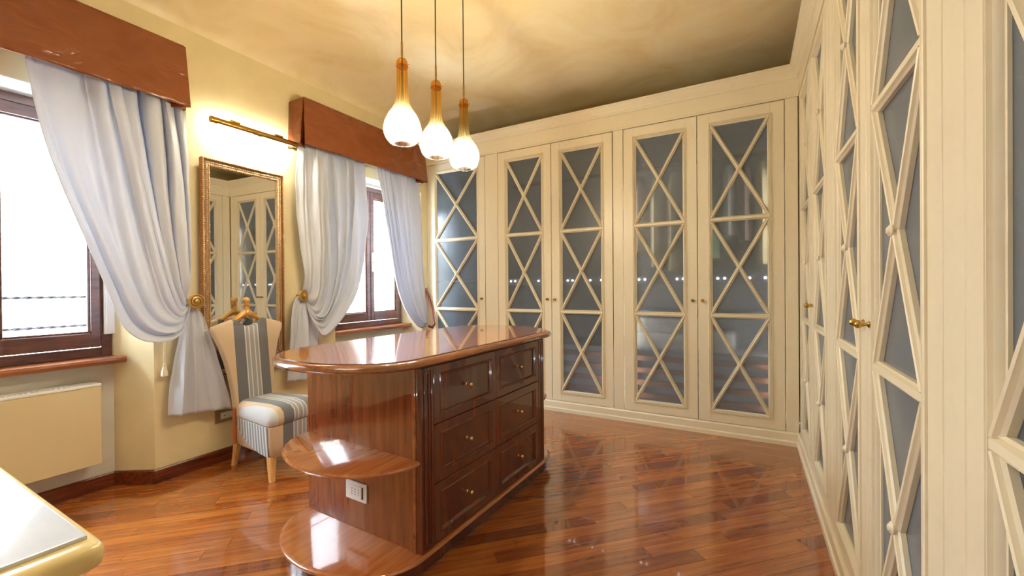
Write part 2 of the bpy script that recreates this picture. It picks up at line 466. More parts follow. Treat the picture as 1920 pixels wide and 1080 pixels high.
for i, (h, a, cl, cx, cy) in enumerate(planks):
    if i < 300:
        M = Matrix.Translation((cx, cy, 0)) @ R45; inv = M.inverted()
        loc = [(inv @ Vector((x, y, 0))).to_2d() for x, y in cl]
        o = MB().prism([tuple(v) for v in loc], -0.0128, 0.0).build('plank', 'plank', floor, smooth=0)
        o.location = (cx, cy, 0); o.rotation_euler = (0, 0, rot45)
    else:
        rest.prism([tuple((R45.inverted() @ Vector((x, y, 0))).to_2d()) for x, y in cl], -0.0128, 0.0)
if rest.v:
    o = rest.build('plank_field', 'plank', floor, smooth=0); o.rotation_euler = (0, 0, rot45); o['kind'] = 'stuff'

# ------------------------------------------------------------------ walls, ceiling
O1 = (0.105, 1.055); O2 = (2.62, 3.54); ZS, ZL = 0.795, 2.262
for poly in ([(XL, -1.7), (XL, -0.02), (XN, O1[0]), (-3.62, O1[0]), (-3.62, -1.7)],
             [(XL, 1.182), (XL, 2.49), (XN, O2[0]), (-3.62, O2[0]), (-3.62, O1[1]), (XN, O1[1])],
             [(XL, 3.63), (XL, 4.45), (-3.62, 4.45), (-3.62, O2[1]), (XN, O2[1])]):
    structure(MB().prism(poly, 0, ZC).build('wall_left', 'plaster', smooth=0))
for a, b in ((-0.02, 1.182), (2.49, 3.63)):
    wl = structure(MB().box((-3.62, a, ZL), (XL, b, ZC)).build('wall_left', 'plaster', smooth=0))
for a, b in (O1, O2):
    structure(MB().box((-3.62, a, 0), (XN, b, ZS - 0.04)).build('wall_left', 'niche', smooth=0))
so = MB()
for a, b, c, d in ((-0.02, 1.182, *O1), (2.49, 3.63, *O2)):
    so.prism([(XL - 0.002, a), (XL - 0.002, b), (XN, d), (-3.44, d), (-3.44, c), (XN, c)], ZL - 0.006, ZL)
so.build('niche_soffit', 'lintel', wl, smooth=0)
structure(MB().box((-3.62, 4.40, 0), (1.0, 4.5, ZC + 0.18)).build('wall_back', 'plaster', smooth=0))
structure(MB().box((0.93, -1.7, 0), (1.0, 4.4, ZC + 0.18)).build('wall_right', 'plaster', smooth=0))
structure(MB().box((-3.62, -1.8, 0), (1.0, -1.7, ZC + 0.18)).build('wall_front', 'plaster', smooth=0))
_cv = [(XL + 0.75 * (1 - math.cos(a)), ZC + 0.18 * math.sin(a)) for a in [PI / 2 * i / 12 for i in range(13)]]
_pf = [(-3.62, ZC), (XL, ZC)] + _cv[1:] + [(1.0, ZC + 0.18), (1.0, ZC + 0.28), (-3.62, ZC + 0.28)]
structure(MB().loft([[(x, y, z) for x, z in _pf] for y in (-1.8, 4.5)]).build('ceiling', 'ceiling', smooth=30))
sk = [(0, 0), (0.014, 0), (0.014, 0.078), (0.008, 0.086), (0, 0.086)]
s = MB()
s.sweep([(XL, YB - 0.02), (XL, 3.63), (XN, O2[1]), (XN, O2[0]), (XL, 2.49), (XL, 1.182), (XN, O1[1]), (XN, O1[0]), (XL, -0.02), (XL, -1.7)], sk)
structure(s.build('baseboard_left', 'skirting', smooth=0))

# ------------------------------------------------------------------ windows
def window(name, y0, y1, ym, ztop=2.255):
    r = struct_empty(name); xw = -3.45
    f = MB()
    f.box((xw - 0.03, y0, ZS), (xw + 0.03, y0 + 0.05, ztop)); f.box((xw - 0.03, y1 - 0.05, ZS), (xw + 0.03, y1, ztop))
    f.box((xw - 0.03, y0 + 0.05, ztop - 0.05), (xw + 0.03, y1 - 0.05, ztop)); f.box((xw - 0.03, y0 + 0.05, ZS), (xw + 0.03, y1 - 0.05, ZS + 0.055))
    f.build('window_frame', 'window_wood', r, smooth=0, bevel=0.004)
    for a, b in ((y0 + 0.054, ym - 0.002), (ym + 0.002, y1 - 0.054)):
        sa = MB(); z0, z1 = ZS + 0.06, ztop - 0.054; x0, x1 = xw - 0.015, xw + 0.045
        sa.box((x0, a, z0), (x1, a + 0.045, z1)); sa.box((x0, b - 0.045, z0), (x1, b, z1))
        sa.box((x0, a + 0.045, z0), (x1, b - 0.045, z0 + 0.085)); sa.box((x0, a + 0.045, z1 - 0.065), (x1, b - 0.045, z1))
        so_ = sa.build('casement', 'window_wood', r, smooth=0, bevel=0.005)
        MB().box((xw + 0.008, a + 0.04, z0 + 0.08), (xw + 0.014, b - 0.04, z1 - 0.06)).build('glass_pane', 'pane', so_, smooth=0)
        bd = MB()
        g = 0.012
        for lo, hi in (((a + 0.045, z0 + 0.085), (a + 0.045 + g, z1 - 0.065)), ((b - 0.045 - g, z0 + 0.085), (b - 0.045, z1 - 0.065)),
                       ((a + 0.057, z0 + 0.085), (b - 0.057, z0 + 0.085 + g)), ((a + 0.057, z1 - 0.065 - g), (b - 0.057, z1 - 0.065))):
            bd.box((xw + 0.015, lo[0], lo[1]), (xw + 0.036, hi[0], hi[1]))
        bd.build('glazing_bead', 'window_wood', so_, smooth=0, bevel=0.003)
    h = MB(); hx = xw + 0.045
    h.box((hx, ym + 0.008, 1.36), (hx + 0.012, ym + 0.036, 1.56)); h.tube([(hx + 0.01, ym + 0.022, 1.46), (hx + 0.05, ym + 0.022, 1.46)], 0.009)
    h.tube([(hx + 0.05, ym + 0.022, 1.47), (hx + 0.05, ym + 0.022, 1.36)], [0.011, 0.008])
    h.build('window_handle', 'white_metal', r, bevel=0.003)
    si = MB()
    prof = [(-3.44, ZS - 0.04), (-3.315, ZS - 0.04), (-3.300, ZS - 0.032), (-3.296, ZS - 0.018), (-3.300, ZS - 0.004), (-3.312, ZS), (-3.44, ZS)]
    yy0, yy1 = y0 - 0.055, y1 + 0.03
    si.loft([[(x, yy0, z) for x, z in prof], [(x, yy1, z) for x, z in prof]])
    si.build('window_sill', 'sill_wood', r, smooth=30)
    return r
w1 = window('window_1', O1[0], O1[1], 0.56)
w2 = window('window_2', O2[0], O2[1], 3.085, 2.24)
pn = MB().box((-3.405, 1.012, ZS + 0.135), (-3.385, 1.06, 1.75))
pn.box((-3.386, 1.02, ZS + 0.15), (-3.381, 1.055, 1.70))
for k in range(7): pn.box((-3.381, 1.022, ZS + 0.2 + k * 0.13), (-3.378, 1.030, ZS + 0.21 + k * 0.13))
pn.build('shutter_panel', 'white_metal', w1, smooth=0, bevel=0.003)

# outside: whitewashed wall of the neighbour and two twisted bars of the grating
NL = (-5.9, 1.0, -1.0); NW = wm(NL)
nw = thing('neighbour_wall', 'whitewashed stone wall outside the near window, streaked grey', 'wall', NL)
MB().box((-6.2, -5.0, -1.0), (-5.9, 7.0, 2.15)).build('masonry', 'outer_wall', nw, smooth=0, world=NW)
MB().box((-6.22, -5.0, 2.15), (-5.87, 7.0, 2.17)).build('coping', 'iron', nw, smooth=0, world=NW)
for z, lab in ((1.155, 'upper twisted iron bar outside the near window'), (0.978, 'lower twisted iron bar outside the near window, just above the frame')):
    b = MB()
    for ph in (0, PI):
        b.tube([(-3.60 + 0.005 * math.cos(k * 0.55 + ph), -0.05 + k * 0.008, z + 0.005 * math.sin(k * 0.55 + ph)) for k in range(156)], 0.0058, 6)
    tag(b.build('twisted_bar', 'iron'), lab, 'window bar', 'twisted bars outside the near window')

# ------------------------------------------------------------------ radiators
def radiator(label, y0, y1):
    L = (-3.33, (y0 + y1) / 2, 0); r = thing('radiator', label, 'radiator', L); W = wm(L)
    MB().box((-3.385, y0, 0.19), (-3.275, y1, 0.640)).build('casing', 'radiator', r, smooth=0, bevel=0.004, world=W)
    g = MB(); g.box((-3.388, y0, 0.641), (-3.272, y1, 0.656))
    g.build('top_cover', 'grille', r, smooth=0, bevel=0.003, world=W)
    g = MB()
    n = int((y1 - y0 - 0.2) / 0.02)
    for k in range(n): g.box((-3.372, y0 + 0.1 + k * 0.02, 0.656), (-3.300, y0 + 0.108 + k * 0.02, 0.659))
    g.build('grille', 'grille', r, smooth=0, world=W)
    for yb in (y0 + 0.12, y1 - 0.16): MB().box((-3.399, yb, 0.25), (-3.3855, yb + 0.04, 0.6)).build('bracket', 'grille', r, smooth=0, world=W)
    return r
radiator('cream flat-fronted radiator under the near window', 0.12, 0.962)
radiator('cream radiator under the far window, mostly behind the island', 2.66, 3.46)

# ------------------------------------------------------------------ wardrobes
GM = 0.09                        # stile width
GZ0, GZ1 = 0.186 - DB, 2.485 - DB  # glass opening in door-local z
def bar_profile(w, flat=False):
    h = w / 2
    if flat: pts = [(-h, 0.015), (-h, 0.004), (-h + 0.004, -0.001), (-h + 0.0075, 0.005), (-h + 0.011, -0.006), (h - 0.011, -0.006), (h - 0.0075, 0.005), (h - 0.004, -0.001), (h, 0.004), (h, 0.015)]
    else: pts = [(-h, 0.015), (-h, 0.004), (-h + 0.004, -0.001), (-h + 0.0072, 0.005), (-h + 0.0105, -0.006), (0, -0.008), (h - 0.0105, -0.006), (h - 0.0072, 0.005), (h - 0.004, -0.001), (h, 0.004), (h, 0.015)]
    return pts
def bar(x0, z0, x1, z1, w, flat=False):
    d = Vector((x1 - x0, z1 - z0)); L = d.length; d /= L; n = Vector((-d.y, d.x))
    pr = bar_profile(w, flat)
    rings = [[(px + n.x * a, b, pz + n.y * a) for a, b in pr] for px, pz in ((x0, z0), (x1, z1))]
    return MB().loft(rings)
def make_door(wd, knob_side):
    """door-local frame: x to the right, z up, face at y = 0 and the room towards -y"""
    H = DT - DB - 0.003; wd -= 0.005
    f = MB()
    f.box((0, 0, 0), (GM, 0.022, H)); f.box((wd - GM, 0, 0), (wd, 0.022, H))
    f.box((GM, 0, 0), (wd - GM, 0.022, GZ0)); f.box((GM, 0, GZ1), (wd - GM, 0.022, H))
    d = f.build('door', 'cream', smooth=0, bevel=0.0015, seg=1)
    x0, x1 = GM, wd - GM
    MB().box((x0 - 0.004, 0.0155, GZ0 - 0.004), (x1 + 0.004, 0.0195, GZ1 + 0.004)).build('glass_pane', 'frosted', d, smooth=0)
    # moulded bead round the glass, (offset into the opening, y)
    prof = [(-0.013, 0.0005), (-0.013, -0.005), (-0.008, -0.007), (-0.0055, -0.001), (-0.002, -0.0065), (0.0015, -0.007), (0.0045, 0.003), (0.008, -0.002), (0.012, 0.003), (0.0135, 0.009), (0.018, 0.010), (0.018, 0.0154), (-0.003, 0.0154), (-0.003, 0.0005)]
    rings = []
    for sx, sz in ((0, 0), (1, 0), (1, 1), (0, 1), (0, 0)):
        rings.append([(lerp(x0 + o, x1 - o, sx), y, lerp(GZ0 + o, GZ1 - o, sz)) for o, y in prof])
    MB().loft(rings, cap=False).build('beading', 'cream', d, smooth=25)
    hs = (GZ1 - GZ0) / 3
    for k in (1, 2):
        bar(x0 + 0.004, GZ0 + hs * k, x1 - 0.004, GZ0 + hs * k, 0.038, True).build('cross_rail', 'cream', d, smooth=25)
    for k in range(3):
        a, b = GZ0 + hs * k + 0.012, GZ0 + hs * (k + 1) - 0.012
        bar(x0 + 0.008, a, x1 - 0.008, b, 0.030).build('lattice_bar', 'cream', d, smooth=25)
        bar(x0 + 0.008, b, x1 - 0.008, a, 0.030).build('lattice_bar', 'cream', d, smooth=25)
        M = Matrix.Translation(((x0 + x1) / 2, 0.0, (a + b) / 2)) @ Matrix.Rotation(PI / 2, 4, 'X')
        MB().lathe([(0.012, -0.008), (0.016, 0.004), (0.0165, 0.009), (0.013, 0.013), (0.011, 0.0125), (0.008, 0.017), (0.002, 0.0185)], 12, M).build('rosette', 'cream', d, smooth=30)
    kx = wd - 0.035 if knob_side == 'r' else 0.035
    M = Matrix.Translation((kx, 0.0, 1.072 - DB)) @ Matrix.Rotation(PI / 2, 4, 'X')
    MB().lathe([(0.010, 0.0), (0.010, 0.003), (0.0055, 0.006), (0.005, 0.014), (0.009, 0.019), (0.0125, 0.026), (0.0115, 0.033), (0.006, 0.038), (0.001, 0.039)], 14, M, 0.08, 7).build('knob', 'brass', d, smooth=40)
    return d
M_R = make_door(0.60, 'r'); M_L = make_door(0.60, 'l'); M_W = make_door(0.762, 'r')
_used = set()
def put_door(master, parent, x):
    if master.name not in _used: o = master; _used.add(master.name); o.parent = parent
    else: o = copy_tree(master, parent)
    o.location = (x + 0.0025, 0, DB)
    return o
def wardrobe(label, loc, rz, doors, pil_l, pil_r):
    """doors: list of masters; pil_l / pil_r: widths of the fixed upright panels at the left and right"""
    t = thing('wardrobe', label, 'wardrobe', loc, rz, 'fitted cream wardrobes with lattice doors')
    wd = sum(0.762 if d is M_W else 0.60 for d in doors)
    x = 0
    for d in doors: put_door(d, t, x); x += 0.762 if d is M_W else 0.60
    dep = 0.58
    c = MB()
    c.box((0.001, 0.045, 0.012), (0.018, dep, 2.76)); c.box((wd - 0.018, 0.045, 0.012), (wd - 0.001, dep, 2.76))
    c.box((0.018, 0.045, 0.08), (wd - 0.018, dep, 0.10)); c.box((0.018, 0.026, 2.742), (wd - 0.018, dep, 2.76)); c.box((0.018, 0.045, 2.575), (wd - 0.018, dep, 2.593))
    c.box((0.018, dep - 0.01, 0.10), (wd - 0.018, dep, 2.742))
    c.build('carcass', 'grey_board', t, smooth=0)
    for xa, pw in ((-pil_l, pil_l), (wd, pil_r)):
        if pw > 0:
            p = MB().box((xa + 0.0025, 0, 0.10), (xa + pw - 0.0025, 0.022, 2.577))
            p.build('pilaster', 'cream', t, smooth=0, bevel=0.002, seg=1)
    return t
RZ = -PI / 2
B45 = wardrobe('cream wardrobe on the far wall beside the corner, hung with garments', (-0.961, YB, 0), 0, [M_R, M_L], 0.094, 0.086)
B23 = wardrobe('middle cream wardrobe on the far wall, behind the island end', (-2.257, YB, 0), 0, [M_R, M_L], 0.158, 0.0)
B1 = wardrobe('single-door cream wardrobe beside the far window curtain', (-3.178, YB, 0), 0, [M_W], 0.022, 0.0)
R12 = wardrobe('cream wardrobe on the right wall next to the corner', (XR, 3.622, 0), RZ, [M_R, M_L], 0.108, 0.099)
R34 = wardrobe('cream wardrobe on the right wall, second from the corner, lattice seen edge-on', (XR, 2.321, 0), RZ, [M_R, M_L], 0.0, 0.099)
R56 = wardrobe('nearest cream wardrobe on the right wall, cut by the photo edge', (XR, 1.022, 0), RZ, [M_R, M_L], 0.0, 0.02)
MAT['spot'] = emit('white_led_spot', (1.0, 0.98, 0.95, 1), 4.0)  # glowing dots put in for white reflection spots on the glass
# inner shelves of the wardrobes
def shelf(t, x0, x1, z, mat='grey_board', y0=0.06, y1=0.565):
    return MB().box((x0, y0, z), (x1, y1, z + 0.018)).build('shelf', mat, t, smooth=0)
for t, wdt in ((B45, 1.2), (B23, 1.2)):
    shelf(t, 0.02, wdt - 0.02, 0.62); shelf(t, 0.02, wdt - 0.02, 1.22); 
    for z in (0.2, 0.31, 0.42, 0.53):
        MB().box((0.02, 0.10, z), (wdt - 0.02, 0.13, z + 0.045)).build('rack_slat', 'rack_wood', t, smooth=0)
    rl = MB().tube([(0.018, 0.3, 2.28), (wdt - 0.018, 0.3, 2.28)], 0.012, 10).build('hanging_rod', 'brass', t)
    pr = MB().box((0.02, 0.055, 1.205), (wdt - 0.02, 0.075, 1.275)).build('led_rail', 'grey_board', t, smooth=0)  # rail added only to carry the glowing dots
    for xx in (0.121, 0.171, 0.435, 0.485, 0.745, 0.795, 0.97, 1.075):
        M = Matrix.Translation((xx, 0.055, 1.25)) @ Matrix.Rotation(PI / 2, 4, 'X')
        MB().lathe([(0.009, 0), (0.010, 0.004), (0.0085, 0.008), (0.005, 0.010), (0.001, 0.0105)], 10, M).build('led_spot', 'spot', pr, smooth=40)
MAT['led'] = emit('wardrobe_led', (1.0, 0.93, 0.80, 1), 55.0)  # glowing strips added to brighten what lies behind the wardrobe glass
for xx in (0.020, 1.174):
    for za, zb in ((0.12, 0.60), (0.66, 1.20), (1.26, 2.10)):
        MB().box((xx, 0.050, za), (xx + 0.006, 0.062, zb)).build('led_strip', 'led', B45, smooth=0)
    MB().box((xx, 0.050, 0.12), (xx + 0.006, 0.062, 0.60)).build('led_strip', 'led', B23, smooth=0)
shelf(B1, 0.02, 0.742, 1.25); shelf(B1, 0.02, 0.742, 0.62)
for t in (R12, R34, R56): shelf(t, 0.02, 1.18, 1.25, y0=0.08); shelf(t, 0.02, 1.18, 0.62, y0=0.08)

# garments and bedding behind the glass of the corner wardrobe
def cloth_mat(name, c):
    return simple(name, c, 0.8, bump=0.4, bscale=9, var=0.15)
G_M = {k: cloth_mat('cloth_' + k, c) for k, c in dict(ivory=srgb(222, 208, 170), sage=srgb(120, 150, 116), brown=srgb(96, 76, 66), cream=srgb(214, 198, 158), slate=srgb(70, 74, 84), white=srgb(226, 226, 224)).items()}
def garment(t_loc, x, w2_, z0, z1, th, key, label):
    L = (t_loc[0] + x, t_loc[1] + 0.3, 0); r = thing('hanging_garment', label, 'garment', (L[0], L[1], z0), 0, 'garments hanging in the corner wardrobe')
    W = wm((L[0], L[1], z0)); rings = []
    n = 20
    for k in range(9):
        f = k / 8; z = lerp(z0, z1, f)
        th = min(th, 0.050); hw = w2_ * (1.0 if f < 0.8 else lerp(1.0, 0.35, (f - 0.8) / 0.2)); ht = th * (1.0 if f < 0.85 else lerp(1, 0.5, (f - 0.85) / 0.15))
        rings.append([(L[0] + ht * math.cos(2 * PI * i / n) * (1 + 0.06 * math.sin(5 * i + k)), L[1] + hw * math.sin(2 * PI * i / n) * (1 + 0.06 * math.cos(3 * i)), z) for i in range(n)])
    MB().loft(rings).build('cloth', G_M[key], r, smooth=60, world=W)
    MB().tube([(L[0], L[1], z1 - 0.01), (L[0], L[1], 2.262), (L[0], L[1] + 0.006, 2.288), (L[0], L[1] - 0.004, 2.298)], 0.003, 6).build('hanger_hook', 'brass', r, world=W)
bl = (-0.961, YB, 0)
for x, key, z0, lab in ((0.10, 'brown', 1.5, 'brown garment at the left end behind the corner wardrobe glass'), (0.24, 'ivory', 1.36, 'ivory garment behind the left door of the corner wardrobe'),
                        (0.38, 'cream', 1.32, 'cream garment behind the left door, next to the ivory one'), (0.52, 'brown', 1.5, 'brown garment behind the seam of the corner wardrobe doors'),
                        (0.70, 'sage', 1.42, 'sage green garment behind the right door of the corner wardrobe'), (0.825, 'white', 1.6, 'white garment beside the sage green one'),
                        (0.94, 'brown', 1.55, 'brown garment between the white and the cream ones'), (1.06, 'cream', 1.36, 'cream garment at the right end of the corner wardrobe')):
    garment(bl, x, 0.20, z0, 2.2, 0.055, key, lab)
def bedding(x0, x1, z, h, lab, key='white'):
    cx = bl[0] + (x0 + x1) / 2; o = MB(); rings = []
    hw = (x1 - x0) / 2; n = 28
    for k, (f, s_) in enumerate(((0, 0.93), (0.15, 1.0), (0.5, 1.02), (0.85, 1.0), (1.0, 0.92))):
        rings.append([(hw * s_ * max(-1, min(1, 1.25 * math.cos(2 * PI * i / n))) + 0.008 * math.sin(4 * i + k), 0.19 * s_ * max(-1, min(1, 1.3 * math.sin(2 * PI * i / n))) + 0.008 * math.cos(5 * i), h * f) for i in range(n)])
    b = o.loft(rings).build('folded_duvet', G_M[key], smooth=60); b.location = (cx, YB + 0.30, z)
    return tag(b, lab, 'bedding', 'folded bedding in the corner wardrobe')
bedding(0.06, 0.60, 0.638, 0.14, 'lower white folded duvet behind the left corner wardrobe door')
bedding(0.07, 0.58, 0.778, 0.13, 'upper white folded duvet behind the left corner wardrobe door')
bedding(0.64, 0.86, 0.638, 0.17, 'small white folded pillow behind the right corner wardrobe door')
bedding(0.10, 1.10, 0.915, 0.07, 'long folded slate blanket on the white duvets', 'slate')

# plinth, frieze and cornice running round both wardrobe runs
run = [(XR, -0.2), (XR, YB), (XL, YB)]
MBp = MB().sweep(run, [(-0.02, 0), (0.022, 0), (0.022, 0.030), (0.014, 0.038), (0.014, 0.088), (0.006, 0.099), (-0.02, 0.099)])
structure(MBp.build('trim_1', 'cream', smooth=20))
MBp = MB().sweep(run, [(-0.022, 2.578), (0.004, 2.578), (0.004, 2.592), (0.0, 2.597), (0.0, 2.712), (0.010, 2.716), (0.012, 2.730), (0.022, 2.740), (0.026, 2.752), (0.040, 2.768), (0.048, 2.784), (0.056, 2.790), (0.058, 2.802), (-0.022, 2.802)])
structure(MBp.build('trim_2', 'cream', smooth=20))

# ------------------------------------------------------------------ island
IV = math.radians(-1.6)
def isl(v, u, z=0.0):
    return Vector((math.cos(IV) * v - math.sin(IV) * u, math.sin(IV) * v + math.cos(IV) * u, z))
IL = isl(-1.608, 1.865); IW = wm(IL, IV)
island = thing('island_drawer_unit', 'glossy cherry wood island with six drawers and rounded open shelves', 'island', IL, IV)
HX, HY = 0.387, 0.565
def stadium(off, ra, n=28, full=True):
    P = []
    for i in range(n + 1):
        a = PI * i / n; P.append(((HX + off) * math.cos(a), HY + (ra + off) * math.sin(a)))
    for i in range(n + 1):
        a = PI * i / n; P.append((-(HX + off) * math.cos(a), -HY - (ra + off) * math.sin(a)))
    return P
def stack(levels, ra): return MB().loft([[(x, y, z) for x, y in stadium(o, ra)] for o, z in levels])
stack([(-0.012, 0.0), (-0.012, 0.058), (0.0, 0.064)], 0.285).build('plinth', 'cherry_dark', island, smooth=40)
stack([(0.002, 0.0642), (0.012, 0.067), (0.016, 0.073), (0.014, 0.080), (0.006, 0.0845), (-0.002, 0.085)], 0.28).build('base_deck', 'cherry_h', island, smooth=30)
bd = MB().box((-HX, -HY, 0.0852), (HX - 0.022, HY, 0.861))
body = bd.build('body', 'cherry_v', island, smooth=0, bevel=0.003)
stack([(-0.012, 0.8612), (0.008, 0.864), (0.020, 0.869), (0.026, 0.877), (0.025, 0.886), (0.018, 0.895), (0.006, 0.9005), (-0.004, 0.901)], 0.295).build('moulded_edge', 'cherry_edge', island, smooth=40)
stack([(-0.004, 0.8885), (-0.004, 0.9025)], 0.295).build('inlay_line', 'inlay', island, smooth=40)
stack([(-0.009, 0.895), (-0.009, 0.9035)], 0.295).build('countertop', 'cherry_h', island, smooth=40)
for s_, nm in ((-1, 'near'), (1, 'far')):
    rings = []
    for o, z in ((-0.010, 0.452), (0.0, 0.456), (0.004, 0.464), (0.0, 0.472), (-0.008, 0.475)):
        rings.append([((HX - 0.01 + o) * math.cos(PI * i / 28), s_ * (HY + 0.0015 + max(0, (0.28 + o) * math.sin(PI * i / 28))), z) for i in range(29)])
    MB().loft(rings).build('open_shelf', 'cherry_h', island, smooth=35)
    # upright strip at the shelf side of the end panel
    MB().box((HX - 0.046, s_ * HY - 0.004 if s_ > 0 else s_ * HY - 0.006, 0.0855), (HX - 0.030, s_ * HY + 0.006 if s_ > 0 else s_ * HY + 0.004, 0.860)).build('edge_strip', 'cherry_edge', island, smooth=0, bevel=0.002)
def panel(y0, y1, z0, z1, steps):
    """stepped front facing +x; steps: (inset, height above the body face)"""
    xf = HX - 0.022
    rings = [[(xf + h, y0 + i, z0 + i), (xf + h, y1 - i, z0 + i), (xf + h, y1 - i, z1 - i), (xf + h, y0 + i, z1 - i)] for i, h in steps]
    return MB().loft(rings)
DR = [(0, 0.0005), (0, 0.018), (0.003, 0.022), (0.038, 0.022), (0.041, 0.026), (0.045, 0.025), (0.050, 0.015), (0.054, 0.013)]
for ci, (y0, y1) in enumerate(((-0.486, 0.001), (0.005, 0.489))):
    for ri in range(3):
        z0 = 0.0875 + ri * 0.2585
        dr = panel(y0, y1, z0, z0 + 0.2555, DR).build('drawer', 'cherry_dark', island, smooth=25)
        M = Matrix.Translation((HX - 0.009, (y0 + y1) / 2, z0 + 0.128)) @ Matrix.Rotation(PI / 2, 4, 'Y')
        MB().lathe([(0.008, -0.003), (0.008, 0.001), (0.004, 0.004), (0.0038, 0.013), (0.007, 0.017), (0.0105, 0.023), (0.010, 0.029), (0.006, 0.033), (0.001, 0.034)], 14, M).build('drawer_knob', 'knob_gold', dr, smooth=40)
PI_ST = [(0, 0.0005), (0, 0.020), (0.002, 0.022), (0.012, 0.022), (0.014, 0.017), (0.019, 0.017), (0.021, 0.021), (0.027, 0.021), (0.029, 0.016), (0.032, 0.016)]
for y0, y1 in ((-HY, -0.489), (0.492, HY)):
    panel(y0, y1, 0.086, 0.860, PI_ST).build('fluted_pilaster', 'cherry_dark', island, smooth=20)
# power socket let into the end panel
sx, sz = -0.0145, 0.258
S_L = IW @ Vector((sx, -HY, sz))
soc = thing('power_socket', 'white power socket on the island end, below its open shelf', 'socket', S_L, IV)
MB().box((-0.071, -0.008, -0.043), (0.071, -0.0005, 0.043)).build('cover_plate', 'white_plastic', soc, smooth=0, bevel=0.003)
MB().box((-0.040, -0.012, -0.027), (0.040, -0.0078, 0.027)).build('socket_module', 'white_plastic', soc, smooth=0, bevel=0.0015)
hl = MB()
for cx in (-0.022, 0.0, 0.022):
    for cz in (-0.012, 0.0, 0.012):
        hl.lathe([(0.0026, 0.0), (0.0026, 0.0006)], 8, Matrix.Translation((cx, -0.0118, cz)) @ Matrix.Rotation(PI / 2, 4, 'X'))
hl.build('pin_holes', 'dark', soc, smooth=0)
MB().box((0.043, -0.0095, -0.027), (0.050, -0.0078, 0.027)).build('side_slot', 'dark', soc, smooth=0)

# ------------------------------------------------------------------ dressing table at the lower left
TL = (-1.56, -0.05, 0)
tb = thing('dressing_table', 'cream table with a white glass inset top, near the camera', 'table', TL); TW = wm(TL)
def rrect(x0, x1, y0, y1, r, n=5):
    P = []
    for cx, cy, a0 in ((x1 - r, y1 - r, 0), (x0 + r, y1 - r, PI / 2), (x0 + r, y0 + r, PI), (x1 - r, y0 + r, 1.5 * PI)):
        for i in range(n + 1): P.append((cx + r * math.cos(a0 + PI / 2 * i / n), cy + r * math.sin(a0 + PI / 2 * i / n)))
    return P
lev = [(0.010, 0.706), (0.002, 0.710), (0.0, 0.718), (0.0, 0.736), (0.004, 0.744), (0.010, 0.748), (0.020, 0.750)]
MB().loft([[(x, y, z) for x, y in rrect(-2.12 + o, -1.0 - o, -0.40 + o, 0.302 - o, 0.03)] for o, z in lev]).build('tabletop', 'table_cream', tb, smooth=40, world=TW)
MB().loft([[(x, y, z) for x, y in rrect(-2.08 + o, -1.043 - o, -0.36 + o, 0.285 - o, 0.002)] for o, z in ((0, 0.7502), (0, 0.756), (0.002, 0.757))]).build('glass_inset', 'tabletop', tb, smooth=20, world=TW)
MB().box((-2.06, -0.34, 0.60), (-1.06, 0.24, 0.7055)).build('apron', 'table_cream', tb, smooth=0, bevel=0.003, world=TW)
for lx in (-2.03, -1.09):
    for ly in (-0.31, 0.21):
        MB().lathe([(0.018, 0.0), (0.020, 0.05), (0.026, 0.40), (0.030, 0.5995)], 12, Matrix.Translation((lx, ly, 0))).build('leg', 'table_cream', tb, smooth=40, world=TW)

# ------------------------------------------------------------------ mirror
my0, my1, mz0, mz1 = 1.428, 2.004, 0.59, 2.075
ML = (XL, (my0 + my1) / 2, mz0); MW = wm(ML)
mir = thing('wall_mirror', 'tall wall mirror in a beaded gilt frame, behind the striped chair', 'mirror', (XL + 0.012, ML[1], ML[2]), math.radians(2.1))
def rect_sweep(inset_prof):
    """profile of (inset, x offset from the wall) swept round the mirror"""
    rings = []
    for sy, sz in ((0, 0), (1, 0), (1, 1), (0, 1), (0, 0)):
        rings.append([(XL + d, lerp(my0 + i, my1 - i, sy), lerp(mz0 + i, mz1 - i, sz)) for i, d in inset_prof])
    return MB().loft(rings, cap=False)
rect_sweep([(0.0, 0.0), (0.0, 0.030), (0.003, 0.036), (0.010, 0.038), (0.014, 0.032), (0.014, 0.0)]).build('outer_frame', 'gilt_dark', mir, smooth=30, world=MW)
rect_sweep([(0.014, 0.010), (0.014, 0.024), (0.026, 0.024), (0.026, 0.010)]).build('mirror_border', 'mirror', mir, smooth=20, world=MW)
rect_sweep([(0.026, 0.008), (0.026, 0.030), (0.029, 0.033), (0.033, 0.030), (0.034, 0.024), (0.041, 0.022), (0.042, 0.028), (0.046, 0.030), (0.050, 0.026), (0.052, 0.012), (0.052, 0.008)]).build('inner_frame', 'gilt', mir, smooth=30, world=MW)
bd = MB()
def beads(ins, d, r, step):
    y0, y1, z0, z1 = my0 + ins, my1 - ins, mz0 + ins, mz1 - ins
    n = int((z1 - z0) / step)
    for k in range(n + 1):
        for y in (y0, y1): bd.sphere((XL + d, y, lerp(z0, z1, k / n)), r, 6, 4)
    n = int((y1 - y0) / step)
    for k in range(1, n):
        for z in (z0, z1): bd.sphere((XL + d, lerp(y0, y1, k / n), z), r, 6, 4)
beads(0.0295, 0.033, 0.0052, 0.0125); beads(0.046, 0.030, 0.0048, 0.0125); beads(0.006, 0.037, 0.005, 0.0125)
bo = bd.build('beading', 'gilt', mir, smooth=60, world=MW); bo['kind'] = 'stuff'
MB().box((XL + 0.002, my0 + 0.04, mz0 + 0.04), (XL + 0.014, my1 - 0.04, mz1 - 0.04)).build('mirror_glass', 'mirror', mir, smooth=0, world=MW)

